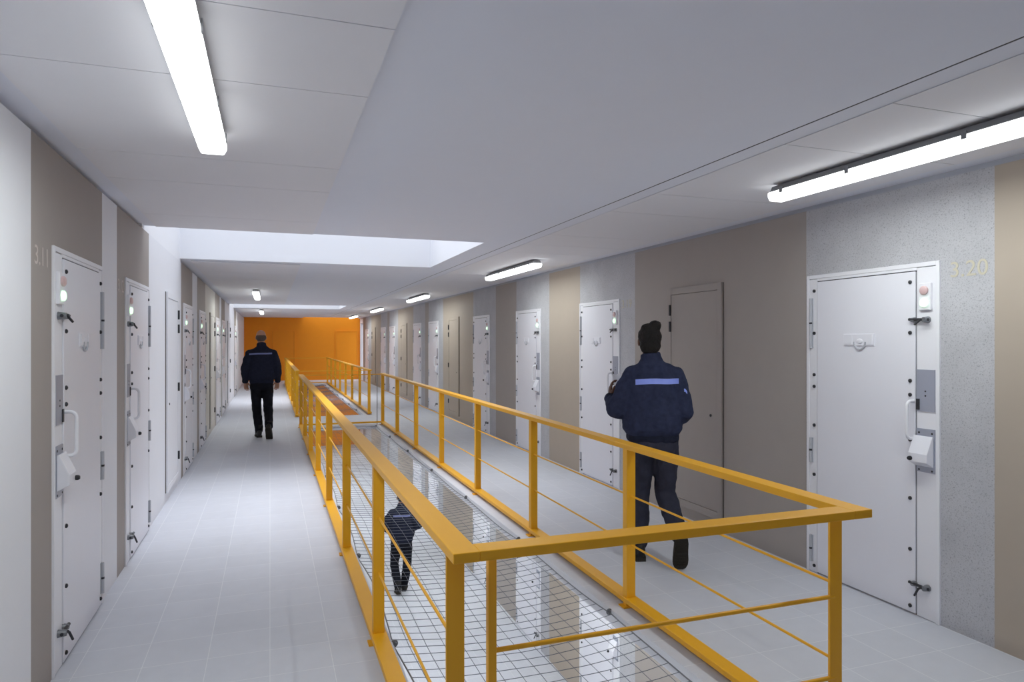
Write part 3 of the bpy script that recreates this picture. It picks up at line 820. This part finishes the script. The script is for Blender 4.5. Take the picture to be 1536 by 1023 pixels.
# officer on the storey below
J3 = dict(head=(0.0, 0.03, 1.675), lean=0.03, tx=0.0,
          sh=[(-0.185,0,1.395),(0.185,0,1.395)], el=[(-0.30,-0.05,1.185),(0.30,-0.06,1.20)], wr=[(-0.20,0.15,1.04),(0.21,0.15,1.08)],
          hand=[((0.6,0.6,-0.1),(0,-0.2,-1),-1,0.5),((-0.6,0.6,-0.1),(0,-0.2,-1),1,0.5)],
          hip=[(-0.088,0,0.90),(0.088,0,0.90)], kn=[(-0.13,0.03,0.50),(0.10,0.0,0.50)], an=[(-0.06,-0.10,0.115),(0.045,0.10,0.1)],
          foot=[(R(12),R(8)),(0.0,R(-6))])
p3 = person('person', 'person in dark uniform walking on the storey below, seen through the net', (2.2,12.06,ZB), R(-10), J3, 1.01, 'skin_mid', 'hair_black', 'jacket_dark', 'trousers_black',
       [(-0.15,0.15,1.375,0.0,0.028,'stripe_grey')], group='uniformed officers')
# the paper in the raised hand
pm = MB(); pts = []
for k in range(9):
    a = -0.5+1.0*k/8; pts.append((0.034*a*2, 0.012*math.cos(a*3)))
poly = pts + [(x, y+0.003) for x, y in reversed(pts)]
pm.prism(poly, 'z', 0.0, 0.25, M['paper'])
pp = pm.build('paper_sheet')
Rz = Matrix.Rotation(R(-22), 3, 'Z')
pl = Rz @ V(-0.232, 0.225, 1.262) + V(2.735, 4.50, 0)
pp.location = pl; pp.rotation_euler = (R(-60), R(-4), R(-22))
tag(pp, 'folded white paper held up in the hand of the officer with the hair bun', 'paper')

# ------------------------------------------------------------------ light: overcast sky through the skylights and the open end, lamps below
wld = bpy.data.worlds.new('sky'); SC.world = wld; wld.use_nodes = True
bg = wld.node_tree.nodes['Background']; bg.inputs['Color'].default_value = (0.82, 0.89, 1.0, 1); bg.inputs['Strength'].default_value = 1.0
def portal(loc, rot, sx, sy):
    l = bpy.data.lights.new('sky_portal', 'AREA'); l.shape = 'RECTANGLE'; l.size = sx; l.size_y = sy
    l.cycles.is_portal = True
    o = bpy.data.objects.new('sky_portal', l); COL.objects.link(o); o.location = loc; o.rotation_euler = rot
for a, b in SKY: portal(((XL+SKX)/2, (a+b)/2, ZC+1.16), (0,0,0), SKX-XL, b-a)
portal(((SLOT[2]+SLOT[3])/2, (SLOT[0]+SLOT[1])/2, ZC+0.81), (0,0,0), SLOT[3]-SLOT[2], SLOT[1]-SLOT[0])
portal((XR+0.24, (WY0+WY1)/2, (WZ0+WZ1)/2), (0,PI/2,0), WZ1-WZ0, WY1-WY0)
# hazy high sun behind thin cloud, strongest overhead
l = bpy.data.lights.new('hazy_sun', 'SUN'); l.energy = 3.7; l.angle = math.radians(62); l.color = (0.93, 0.96, 1.0)
o = bpy.data.objects.new('hazy_sun', l); COL.objects.link(o); o.rotation_euler = (math.radians(-11), math.radians(-4), 0)
def area(name, loc, sx, sy, watts, colr):
    l = bpy.data.lights.new(name, 'AREA'); l.shape = 'RECTANGLE'; l.size = sx; l.size_y = sy; l.energy = watts; l.color = colr
    o = bpy.data.objects.new(name, l); COL.objects.link(o); o.location = loc
for x in (-0.25, 2.985):
    for y in (1.5, 6.5, 11.5, 16.5, 21.5, 26.5):
        area('lower_lamp', (x, y, -SLAB-0.03), 0.12, 1.9, 23, (0.95, 1.0, 0.985))

# ------------------------------------------------------------------ camera
cd = bpy.data.cameras.new('camera'); cd.sensor_width = 36.0; cd.lens = 36.0*1024/1536; cd.clip_end = 200; cd.clip_start = 0.02
co = bpy.data.objects.new('camera', cd); COL.objects.link(co)
co.location = (0, 0, 1.65); co.rotation_euler = (PI/2, 0, -math.atan(363/1024))
SC.camera = co
SC.view_settings.view_transform = 'Standard'; SC.view_settings.look = 'None'; SC.view_settings.gamma = 1.0
SC.view_settings.use_curve_mapping = False
SC.view_settings.exposure = 0.53
SC.cycles.use_denoising = True
SC.cycles.max_bounces = 10; SC.cycles.diffuse_bounces = 7
